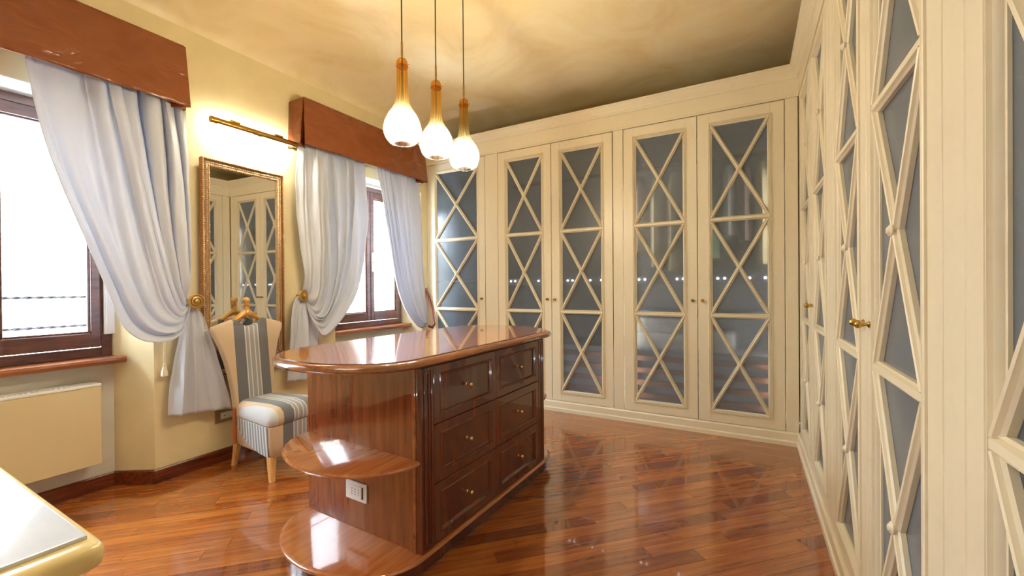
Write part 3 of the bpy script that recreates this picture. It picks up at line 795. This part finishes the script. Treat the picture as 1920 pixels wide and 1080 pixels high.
# ------------------------------------------------------------------ picture lamp above the mirror
LL = (XL, 1.76, 2.33); LW = wm(LL)
pl = thing('picture_lamp', 'long brass picture lamp fixed above the gilt mirror', 'lamp', LL)
lx = -3.085
arc = [(math.cos(a) * 0.022, math.sin(a) * 0.022) for a in [math.radians(-68 + 20 * i) for i in range(12)]]
arc2 = [(math.cos(a) * 0.0195, math.sin(a) * 0.0195) for a in [math.radians(-68 + 20 * i) for i in range(12)]]
ring = arc + arc2[::-1]
MB().loft([[(lx + a, y, 2.318 + b) for a, b in ring] for y in (1.455, 2.065)]).build('reflector', 'brass', pl, smooth=40, world=LW)
for y in (1.462, 2.058):
    MB().lathe([(0.0225, -0.006), (0.024, 0.0), (0.0225, 0.006)], 14, Matrix.Translation((lx, y, 2.318)) @ Matrix.Rotation(PI / 2, 4, 'X')).build('end_cap', 'brass', pl, smooth=40, world=LW)
for y in (1.61, 1.92):
    a_ = MB().tube([(XL + 0.001, y, 2.345), (lx - 0.03, y, 2.352), (lx, y, 2.345)], 0.006, 8)
    a_.lathe([(0.026, 0), (0.024, 0.008), (0.012, 0.012)], 16, Matrix.Translation((XL + 0.0005, y, 2.345)) @ Matrix.Rotation(PI / 2, 4, 'Y'))
    a_.tube([(lx, y - 0.03, 2.346), (lx, y + 0.03, 2.346)], 0.009, 10)
    a_.build('arm', 'brass', pl, smooth=40, world=LW)
for y0, y1 in ((1.50, 1.73), (1.79, 2.03)):
    MB().tube([(lx - 0.004, y0, 2.310), (lx - 0.004, y1, 2.310)], 0.010, 10).build('lit_tube', 'tube', pl, smooth=40, world=LW)
    MB().tube([(lx - 0.004, y0 - 0.02, 2.310), (lx - 0.004, y0, 2.310)], 0.011, 10).build('lamp_holder', 'brass', pl, smooth=40, world=LW)

# ------------------------------------------------------------------ wall outlet by the chair
oL = (XL, 1.583, 0.318)
ot = thing('wall_outlet', 'wall outlet with a bronze plate, low beside the striped chair', 'socket', oL); oW = wm(oL)
MB().box((XL + 0.0005, 1.515, 0.268), (XL + 0.008, 1.652, 0.362)).build('cover_plate', 'bronze', ot, smooth=0, bevel=0.003, world=oW)
MB().box((XL + 0.0078, 1.55, 0.293), (XL + 0.012, 1.627, 0.337)).build('socket_module', 'white_plastic', ot, smooth=0, bevel=0.0015, world=oW)
MB().lathe([(0.004, 0), (0.004, 0.0006)], 8, Matrix.Translation((XL + 0.0118, 1.575, 0.315)) @ Matrix.Rotation(PI / 2, 4, 'Y')).build('pin_hole', 'dark', ot, smooth=0, world=oW)

# ------------------------------------------------------------------ valet chair
CA = math.radians(4.0); CL = Vector((-2.815, 1.70, 0))
ch = thing('valet_chair', 'low valet chair in striped cloth with a wooden hanger on its back', 'chair', CL, CA)
def taper(x): return lerp(0.66, 1.0, max(0.0, min(1.0, (x + 0.21) / 0.46)))
def rring(hx0, hx1, hy, z, r, n=5): return [(x, y * taper(x), z) for x, y in rrect(hx0, hx1, -hy, hy, r, n)]
MB().loft([rring(-0.19, 0.225, 0.165, 0.140, 0.03), rring(-0.205, 0.243, 0.185, 0.155, 0.035), rring(-0.212, 0.250, 0.198, 0.22, 0.035), rring(-0.212, 0.250, 0.203, 0.34, 0.035)]).build('seat_box', 'stripes', ch, smooth=50)
for sy in (-1, 1):
    rr = []
    for f in (0.0, 1.0):
        yo = sy * (0.199 + 0.0085 * f)
        rr.append([(x, yo * taper(x) - sy * 0.016 * max(0.0, (0.24 - z) / 0.10) ** 1.3, z) for x, z in [(-0.10, 0.22), (0.0, 0.175), (0.10, 0.150), (0.205, 0.147), (0.213, 0.2), (0.216, 0.338), (0.1, 0.338), (-0.18, 0.338), (-0.185, 0.30)]])
    MB().loft(rr).build('side_panel', 'sidestripes', ch, smooth=50)
    ya, yb = sy * 0.133, sy * 0.146
    MB().loft([[(-0.222, y, 0.15), (-0.194, y, 0.16), (-0.190, y, 0.40), (-0.218, y, 0.40)] for y in (ya, yb)]).build('side_trim', 'terracotta', ch, smooth=0, bevel=0.004)
MB().loft([rring(-0.205, 0.250, 0.204, 0.3425, 0.05, 8), rring(-0.210, 0.258, 0.212, 0.352, 0.055, 8), rring(-0.212, 0.262, 0.215, 0.385, 0.06, 8), rring(-0.205, 0.255, 0.208, 0.420, 0.07, 8), rring(-0.18, 0.225, 0.182, 0.446, 0.07, 8), rring(-0.12, 0.15, 0.12, 0.458, 0.06, 8)]).build('seat_cushion', 'cushion', ch, smooth=60)
for sx_, dx in ((0.205, 0.02), (-0.215, -0.035)):
    for sy in ((-0.165, 0.165) if sx_ > 0 else (-0.105, 0.105)):
        z1 = 0.150 if sx_ > 0 else 0.24
        rings = []
        for f in (0, 0.3, 0.6, 1.0):
            h = lerp(0.014, 0.022, f); xx = sx_ + dx * (1 - f) ** 1.4; yy = sy + (0.012 if sy > 0 else -0.012) * (1 - f)
            rings.append([(x, y + yy, z1 * f) for x, y in rrect(xx - h, xx + h, -h, h, 0.005, 2)])
        MB().loft(rings).build('leg', 'pale_wood', ch, smooth=50)
# backrest: dress shaped, leaning back
half = [(0.44, 0.135), (0.52, 0.142), (0.62, 0.156), (0.72, 0.176), (0.82, 0.205), (0.895, 0.238), (0.925, 0.247), (0.945, 0.240)]
def backx(z): return -0.205 - 0.10 * (z - 0.3)
outl = [(y, z) for z, y in half] + [(0.17, 0.968), (0.105, 0.988), (0.085, 0.985), (0.07, 0.962), (0.045, 0.944), (0.015, 0.936)]
outl = outl + [(-y, z) for y, z in reversed(outl)]
outl = [(-0.128, 0.16), (0.128, 0.16)] + outl
def back_ring(dx, k):
    cy, cz = 0.0, 0.66
    return [(backx(z) + dx, cy + (y - cy) * (1 - k), cz + (z - cz) * (1 - k * 0.5)) for y, z in outl]
MB().loft([back_ring(-0.030, 0.05), back_ring(-0.026, 0.015), back_ring(-0.015, 0.0), back_ring(0.010, 0.0), back_ring(0.022, 0.015), back_ring(0.027, 0.05)]).build('backrest', 'stripes', ch, smooth=50)
hg = MB()
hx = backx(0.97) - 0.012
hg.loft([[(hx + a * 0.020, y, z + b * t) for a, b in ((1, 0), (0.7, 0.7), (0, 1), (-0.7, 0.7), (-1, 0), (-0.7, -0.7), (0, -1), (0.7, -0.7))]
         for y, z, t in ((-0.115, 0.962, 0.010), (-0.085, 0.982, 0.016), (-0.05, 1.006, 0.020), (-0.022, 1.026, 0.026), (0.0, 1.034, 0.030), (0.022, 1.026, 0.026), (0.05, 1.006, 0.020), (0.085, 0.982, 0.016), (0.115, 0.962, 0.010))])
hg.lathe([(0.026, 1.03), (0.019, 1.05), (0.016, 1.07), (0.0175, 1.078), (0.021, 1.081), (0.021, 1.086), (0.015, 1.089), (0.014, 1.094), (0.020, 1.101), (0.0235, 1.113), (0.020, 1.127), (0.010, 1.135), (0.001, 1.137)], 16, Matrix.Translation((hx, 0, 0)))
hg.build('hanger', 'hanger_wood', ch, smooth=50)

# ------------------------------------------------------------------ pendant lamps
pend_labels = ['amber and clear glass pendant lamp, left of the row of three, largest in view', 'amber and clear glass pendant lamp, middle of the row of three', 'amber and clear glass pendant lamp, right of the row of three, lowest in view']
PX = -1.52
def pendant(y, label):
    z0 = 1.917
    t = thing('pendant_lamp', label, 'lamp', (PX, y, z0), 0, 'glass pendant lamps above the island')
    prof = [(0.040, 0.006), (0.062, 0.010), (0.080, 0.030), (0.090, 0.062), (0.092, 0.085), (0.086, 0.115), (0.070, 0.150), (0.050, 0.180), (0.037, 0.205), (0.031, 0.235), (0.028, 0.28), (0.0265, 0.34), (0.0255, 0.385), (0.0265, 0.400), (0.0265, 0.418), (0.020, 0.432), (0.006, 0.436)]
    rings = []
    n = 64
    for r, z in prof:
        fl = 0.035 if z < 0.24 else 0.05
        rings.append([(r * (1 + fl * math.cos(16 * 2 * PI * i / n)) * math.cos(2 * PI * i / n), r * (1 + fl * math.cos(16 * 2 * PI * i / n)) * math.sin(2 * PI * i / n), z) for i in range(n)])
    MB().loft(rings, cap=False).build('lamp_shade', 'shade', t, smooth=60)
    MB().sphere((0, 0, 0.085), 0.030, 14, 9, (1, 1, 1.15)).build('bulb', 'bulb', t, smooth=60)
    MB().lathe([(0.013, 0.120), (0.014, 0.16), (0.010, 0.165)], 12).build('bulb_holder', 'brass', t, smooth=40)
    rm = MB().lathe([(0.0285, 0.391), (0.0310, 0.394), (0.0310, 0.397), (0.0285, 0.400)], 24); rm.tube([(0.03, 0, 0.3955), (0.048, 0, 0.3955)], 0.0018, 6)
    rm.build('glass_collar', 'shade', t, smooth=40)
    MB().lathe([(0.0055, 0.436), (0.0055, 0.520), (0.003, 0.522)], 10).build('stem', 'brass', t, smooth=40)
    MB().lathe([(0.0032, 0.165), (0.0032, ZC + 0.18 - z0 - 0.03)], 8).build('cord', 'iron', t, smooth=40)
    MB().lathe([(0.045, ZC + 0.18 - z0 - 0.0005), (0.045, ZC + 0.18 - z0 - 0.020), (0.010, ZC + 0.18 - z0 - 0.032)], 20).build('ceiling_cup', 'brass', t, smooth=40)
for y, lab in zip((1.592, 1.857, 2.121), pend_labels): pendant(y, lab)

# ------------------------------------------------------------------ valances
def valance(y0, y1, label, z0=2.312, z1=2.685):
    L = (XL, (y0 + y1) / 2, z0); t = thing('valance', label, 'valance', L); W = wm(L)
    xf = -3.012; flare = 0.03
    n2 = 60
    G = []; nz = 18
    for i in range(nz + 1):
        f = 1 - i / nz; g = 1 - f; x = xf + flare * g; a, b = y0 - 0.012 * g, y1 + 0.012 * g
        pl = 0.10 * g ** 0.8                                  # depth of the inverted corner pleat
        row = [(lerp(XL + 0.002, x - 0.6 * pl, k / 10), a - 0.004 * math.sin(k * 0.9) * g) for k in range(11)]
        row += [(x - 1.0 * pl, a + 0.75 * pl), (x - 0.55 * pl, a + 0.35 * pl)] if pl > 0 else [(x, a), (x, a)]
        for k in range(n2 + 1):
            q_ = k / n2; e = math.sin(PI * q_)
            row.append((x + (0.007 * math.sin(q_ * 21 + 2.5 * g) * g + 0.005 * math.sin(q_ * 9 + 5 * f + 1.3) + 0.003 * math.sin(q_ * 47 + 9 * f)) * min(1, 6 * e), lerp(a, b, q_)))
        row += [(x - 0.55 * pl, b - 0.35 * pl), (x - 1.0 * pl, b - 0.75 * pl)] if pl > 0 else [(x, b), (x, b)]
        row += [(lerp(x - 0.6 * pl, XL + 0.002, k / 10), b + 0.004 * math.sin(k * 0.9) * g) for k in range(11)]
        G.append([(p[0], p[1], lerp(z0, z1, f)) for p in row])
    MB().grid(G).build('pelmet_skirt', 'silk', t, smooth=40, solid=0.004, world=W)
    MB().box((XL + 0.001, y0 + 0.003, z1 - 0.008), (xf - 0.004, y1 - 0.003, z1 + 0.008)).build('pelmet_board', 'silk', t, smooth=0, bevel=0.003, world=W)
    MB().tube([(-3.10, y0 + 0.01, 2.43), (-3.10, y1 - 0.01, 2.43)], 0.010, 8).build('curtain_rail', 'brass', t, smooth=40, world=W)
    return t
valance(-0.10, 1.287, 'rust silk box valance over the near window')
valance(2.078, 3.478, 'rust silk box valance over the far window, with a corner pleat')

# ------------------------------------------------------------------ curtains
def resample(P, n):
    V = [Vector(p) for p in P]
    # Catmull-Rom to smooth, then even arc length
    D = []
    for i in range(len(V) - 1):
        p0, p1, p2, p3 = V[max(i - 1, 0)], V[i], V[i + 1], V[min(i + 2, len(V) - 1)]
        for k in range(8):
            t = k / 8
            D.append(0.5 * ((2 * p1) + (p2 - p0) * t + (2 * p0 - 5 * p1 + 4 * p2 - p3) * t * t + (3 * p1 - p0 - 3 * p2 + p3) * t ** 3))
    D.append(V[-1])
    s = [0]
    for a, b in zip(D, D[1:]): s.append(s[-1] + (b - a).length)
    out = []; j = 0
    for i in range(n):
        q_ = s[-1] * i / (n - 1)
        while j < len(s) - 2 and s[j + 1] < q_: j += 1
        d = s[j + 1] - s[j]
        out.append(D[j].lerp(D[j + 1], (q_ - s[j]) / d if d > 1e-9 else 0))
    return out
def drape(keys, ns, nt_, depth, folds, amp, jit, seed):
    """keys: [(s, [(y, z) ...])] threads from top to bottom; depth(s, t) gives x; folds ripple x"""
    rnd = random.Random(seed)
    K = [(s, resample(p, nt_)) for s, p in keys]
    ph = [rnd.uniform(0, 6.28) for _ in range(8)]
    G = []
    for i in range(ns):
        s = i / (ns - 1)
        for (s0, a), (s1, b) in zip(K, K[1:]):
            if s <= s1 + 1e-9: break
        f = (s - s0) / (s1 - s0)
        row = []
        for j in range(nt_):
            t = j / (nt_ - 1)
            p = a[j].lerp(b[j], f)
            sw = s + 0.05 * math.sin(2.1 * t + ph[0]) * math.sin(PI * s) + 0.035 * math.sin(7 * s + ph[1]) + 0.02 * math.sin(13 * s + 3 * t + ph[7])
            w_ = math.sin(2 * PI * folds * sw + ph[2] + 0.8 * math.sin(3 * t + ph[3]))
            w_ *= 0.55 + 0.45 * math.sin(5.3 * s + 2.2 * t + ph[5])
            w_ += 0.55 * math.sin(2 * PI * folds * 0.37 * sw + ph[4] + t * 2.2) + 0.22 * math.sin(2 * PI * folds * 1.9 * sw + ph[6] - 1.7 * t)
            am = amp(t)
            x = depth(s, t) + am * w_ + jit * math.sin(23 * s + 17 * t + ph[5]) * math.sin(11 * t + ph[6])
            row.append((x, p.x + 0.35 * am * math.cos(2 * PI * folds * sw + ph[2]), p.y))
        G.append(row)
    return MB().grid(G)
def sm(a, b, x):
    x = max(0, min(1, (x - a) / (b - a))); return x * x * (3 - 2 * x)

def dep_main(s, t): return -3.095 + 0.075 * sm(0.35, 0.85, t) * (0.4 + 0.6 * s) - 0.085 * sm(0.86, 1.0, t)
def rosette(name, y, z, label):
    L = (XL, y, z); t = thing('tieback_rosette', label, 'tieback', L, 0, 'brass rosettes holding the curtains')
    M = Matrix.Translation((0, 0, 0)) @ Matrix.Rotation(PI / 2, 4, 'Y')
    MB().lathe([(0.008, 0.001), (0.008, 0.093), (0.012, 0.098)], 12, M).build('stem', 'brass', t, smooth=40)
    MB().lathe([(0.012, 0.094), (0.043, 0.096), (0.048, 0.099), (0.048, 0.103), (0.044, 0.106), (0.040, 0.106), (0.037, 0.099), (0.033, 0.099), (0.030, 0.106), (0.025, 0.107), (0.021, 0.100), (0.017, 0.100), (0.014, 0.108), (0.006, 0.112), (0.001, 0.1125)], 32, M, 0.012, 16).build('disc', 'rosette', t, smooth=30)
    return t

c1 = thing('curtain', 'white satin curtain of the near window, swept aside to its rosette', 'curtain', (-3.1, 1.0, 0.4), 0, 'white satin curtains')
C1W = wm((-3.1, 1.0, 0.4))
k1 = [(0.0, [(1.300, 2.44), (1.318, 2.30), (1.338, 2.0), (1.340, 1.67), (1.338, 1.34), (1.332, 1.19), (1.345, 1.125)]),
      (0.5, [(0.98, 2.44), (0.985, 2.30), (1.05, 1.93), (1.125, 1.484), (1.20, 1.16), (1.27, 1.04), (1.318, 1.055), (1.345, 1.11)]),
      (0.8, [(0.77, 2.44), (0.775, 2.30), (0.83, 1.98), (0.92, 1.60), (1.02, 1.22), (1.10, 1.02), (1.19, 0.955), (1.27, 0.97), (1.318, 1.03), (1.342, 1.10)]),
      (1.0, [(0.62, 2.44), (0.628, 2.336), (0.672, 2.045), (0.740, 1.773), (0.838, 1.459), (0.920, 1.179), (0.975, 1.0), (1.05, 0.913), (1.14, 0.888), (1.235, 0.908), (1.305, 1.0), (1.342, 1.09)])]
drape(k1, 120, 70, dep_main, 7, lambda t: lerp(lerp(0.046, 0.024, sm(0.3, 0.85, t)), 0.007, sm(0.86, 0.97, t)), 0.004, 3).build('curtain_drape', 'curtain', c1, smooth=60, solid=0.002, world=C1W)
kt = [(0.0, [(1.338, 1.10), (1.325, 1.03), (1.285, 0.84), (1.252, 0.61), (1.235, 0.405)]), (1.0, [(1.372, 1.10), (1.42, 1.03), (1.465, 0.85), (1.510, 0.63), (1.565, 0.375)])]
drape(kt, 60, 40, lambda s, t: -3.145 + 0.022 * sm(0, 0.5, t), 3.4, lambda t: lerp(0.006, 0.028, sm(0, 0.9, t)), 0.003, 5).build('curtain_tail', 'curtain', c1, smooth=60, solid=0.002, world=C1W)
rosette('r1', 1.372, 1.118, 'brass rosette at the near curtain, left of the mirror')

c2 = thing('curtain', 'left white satin curtain of the far window, pouched at its rosette', 'curtain', (-3.1, 2.4, 0.45), 0, 'white satin curtains')
C2W = wm((-3.1, 2.4, 0.45))
k2 = [(0.0, [(2.085, 2.44), (2.085, 2.30), (2.075, 1.98), (2.090, 1.57), (2.130, 1.26), (2.145, 1.17), (2.150, 1.13)]),
      (0.5, [(2.42, 2.44), (2.42, 2.30), (2.42, 1.88), (2.40, 1.50), (2.345, 1.18), (2.27, 0.99), (2.215, 0.96), (2.175, 1.03), (2.155, 1.11)]),
      (1.0, [(2.775, 2.44), (2.775, 2.30), (2.790, 1.88), (2.740, 1.53), (2.635, 1.19), (2.48, 0.985), (2.33, 0.845), (2.225, 0.805), (2.165, 0.92), (2.150, 1.05), (2.150, 1.11)])]
drape(k2, 120, 70, dep_main, 7, lambda t: lerp(lerp(0.044, 0.026, sm(0.3, 0.85, t)), 0.007, sm(0.86, 0.97, t)), 0.005, 11).build('curtain_drape', 'curtain', c2, smooth=60, solid=0.002, world=C2W)
kt = [(0.0, [(2.120, 1.125), (2.075, 1.13), (2.035, 1.05), (2.005, 0.90), (1.985, 0.71), (1.965, 0.475)]), (0.6, [(2.14, 1.12), (2.14, 1.10), (2.13, 1.0), (2.12, 0.88), (2.11, 0.70), (2.09, 0.465)]), (1.0, [(2.16, 1.12), (2.20, 1.09), (2.235, 0.95), (2.245, 0.76), (2.23, 0.62), (2.21, 0.47)])]
drape(kt, 60, 40, lambda s, t: -3.125 + 0.02 * sm(0, 0.5, t), 3.2, lambda t: lerp(0.006, 0.026, sm(0, 0.9, t)), 0.003, 8).build('curtain_tail', 'curtain', c2, smooth=60, solid=0.002, world=C2W)
rosette('r2', 2.128, 1.137, 'brass rosette at the far curtain, right of the mirror')

c3 = thing('curtain', 'right white satin curtain of the far window, beside the wardrobe', 'curtain', (-3.1, 3.25, 0.7), 0, 'white satin curtains')
C3W = wm((-3.1, 3.25, 0.7))
k3 = [(0.0, [(2.875, 2.44), (2.880, 2.33), (2.955, 2.0), (3.045, 1.55), (3.125, 1.19), (3.24, 0.945), (3.40, 0.785), (3.51, 0.755), (3.575, 0.78)]),
      (0.5, [(3.17, 2.44), (3.175, 2.30), (3.22, 1.9), (3.29, 1.45), (3.36, 1.1), (3.44, 0.90), (3.53, 0.81), (3.585, 0.82)]),
      (1.0, [(3.465, 2.44), (3.470, 2.33), (3.505, 1.8), (3.515, 1.3), (3.545, 1.0), (3.575, 0.88), (3.59, 0.84)])]
drape(k3, 110, 60, lambda s, t: -3.095 + 0.03 * sm(0.5, 0.9, t) - 0.02 * sm(0.9, 1, t), 8, lambda t: lerp(0.026, 0.014, sm(0.3, 0.95, t)), 0.004, 21).build('curtain_drape', 'curtain', c3, smooth=60, solid=0.002, world=C3W)
# rust rope tieback round the far curtain
tL = (XL, 3.685, 1.18); tW = wm(tL)
tbk = thing('rope_tieback', 'rust rope tieback hooked on the wall beside the far wardrobe', 'tieback', tL)
MB().tube([(-3.19, 3.690, 1.165), (-3.165, 3.705, 1.10), (-3.135, 3.715, 0.98), (-3.10, 3.705, 0.86), (-3.06, 3.675, 0.78), (-3.045, 3.62, 0.75), (-3.05, 3.57, 0.77)], 0.013, 10).build('front_rope', 'rust_cord', tbk, smooth=60, world=tW)
MB().tube([(-3.192, 3.680, 1.165), (-3.188, 3.672, 1.05), (-3.18, 3.665, 0.92), (-3.17, 3.65, 0.82), (-3.15, 3.61, 0.77)], 0.012, 10).build('back_rope', 'rust_cord', tbk, smooth=60, world=tW)
MB().tube([(XL + 0.0005, 3.685, 1.18), (XL + 0.03, 3.685, 1.18), (XL + 0.035, 3.685, 1.192)], 0.006, 8).build('wall_hook', 'brass', tbk, smooth=60, world=tW)
# pull tassel hanging behind the near curtain
xL = (-3.165, 1.222, 0.66); xW = wm(xL)
tas = thing('pull_tassel', 'ivory pull tassel on two cords below the near curtain', 'tassel', xL)
for dy in (-0.004, 0.004):
    MB().tube([(-3.165, 1.222 + dy, 0.735), (-3.165, 1.222 + dy * 1.4, 1.10), (-3.165, 1.222 + dy, 2.38)], 0.0016, 6).build('cord', 'tassel', tas, smooth=60, world=xW)
MB().lathe([(0.018, 0.0), (0.017, 0.02), (0.010, 0.05), (0.006, 0.065), (0.008, 0.072), (0.005, 0.078)], 14, Matrix.Translation(xL), 0.06, 7).build('tassel_head', 'tassel', tas, smooth=40, world=xW)
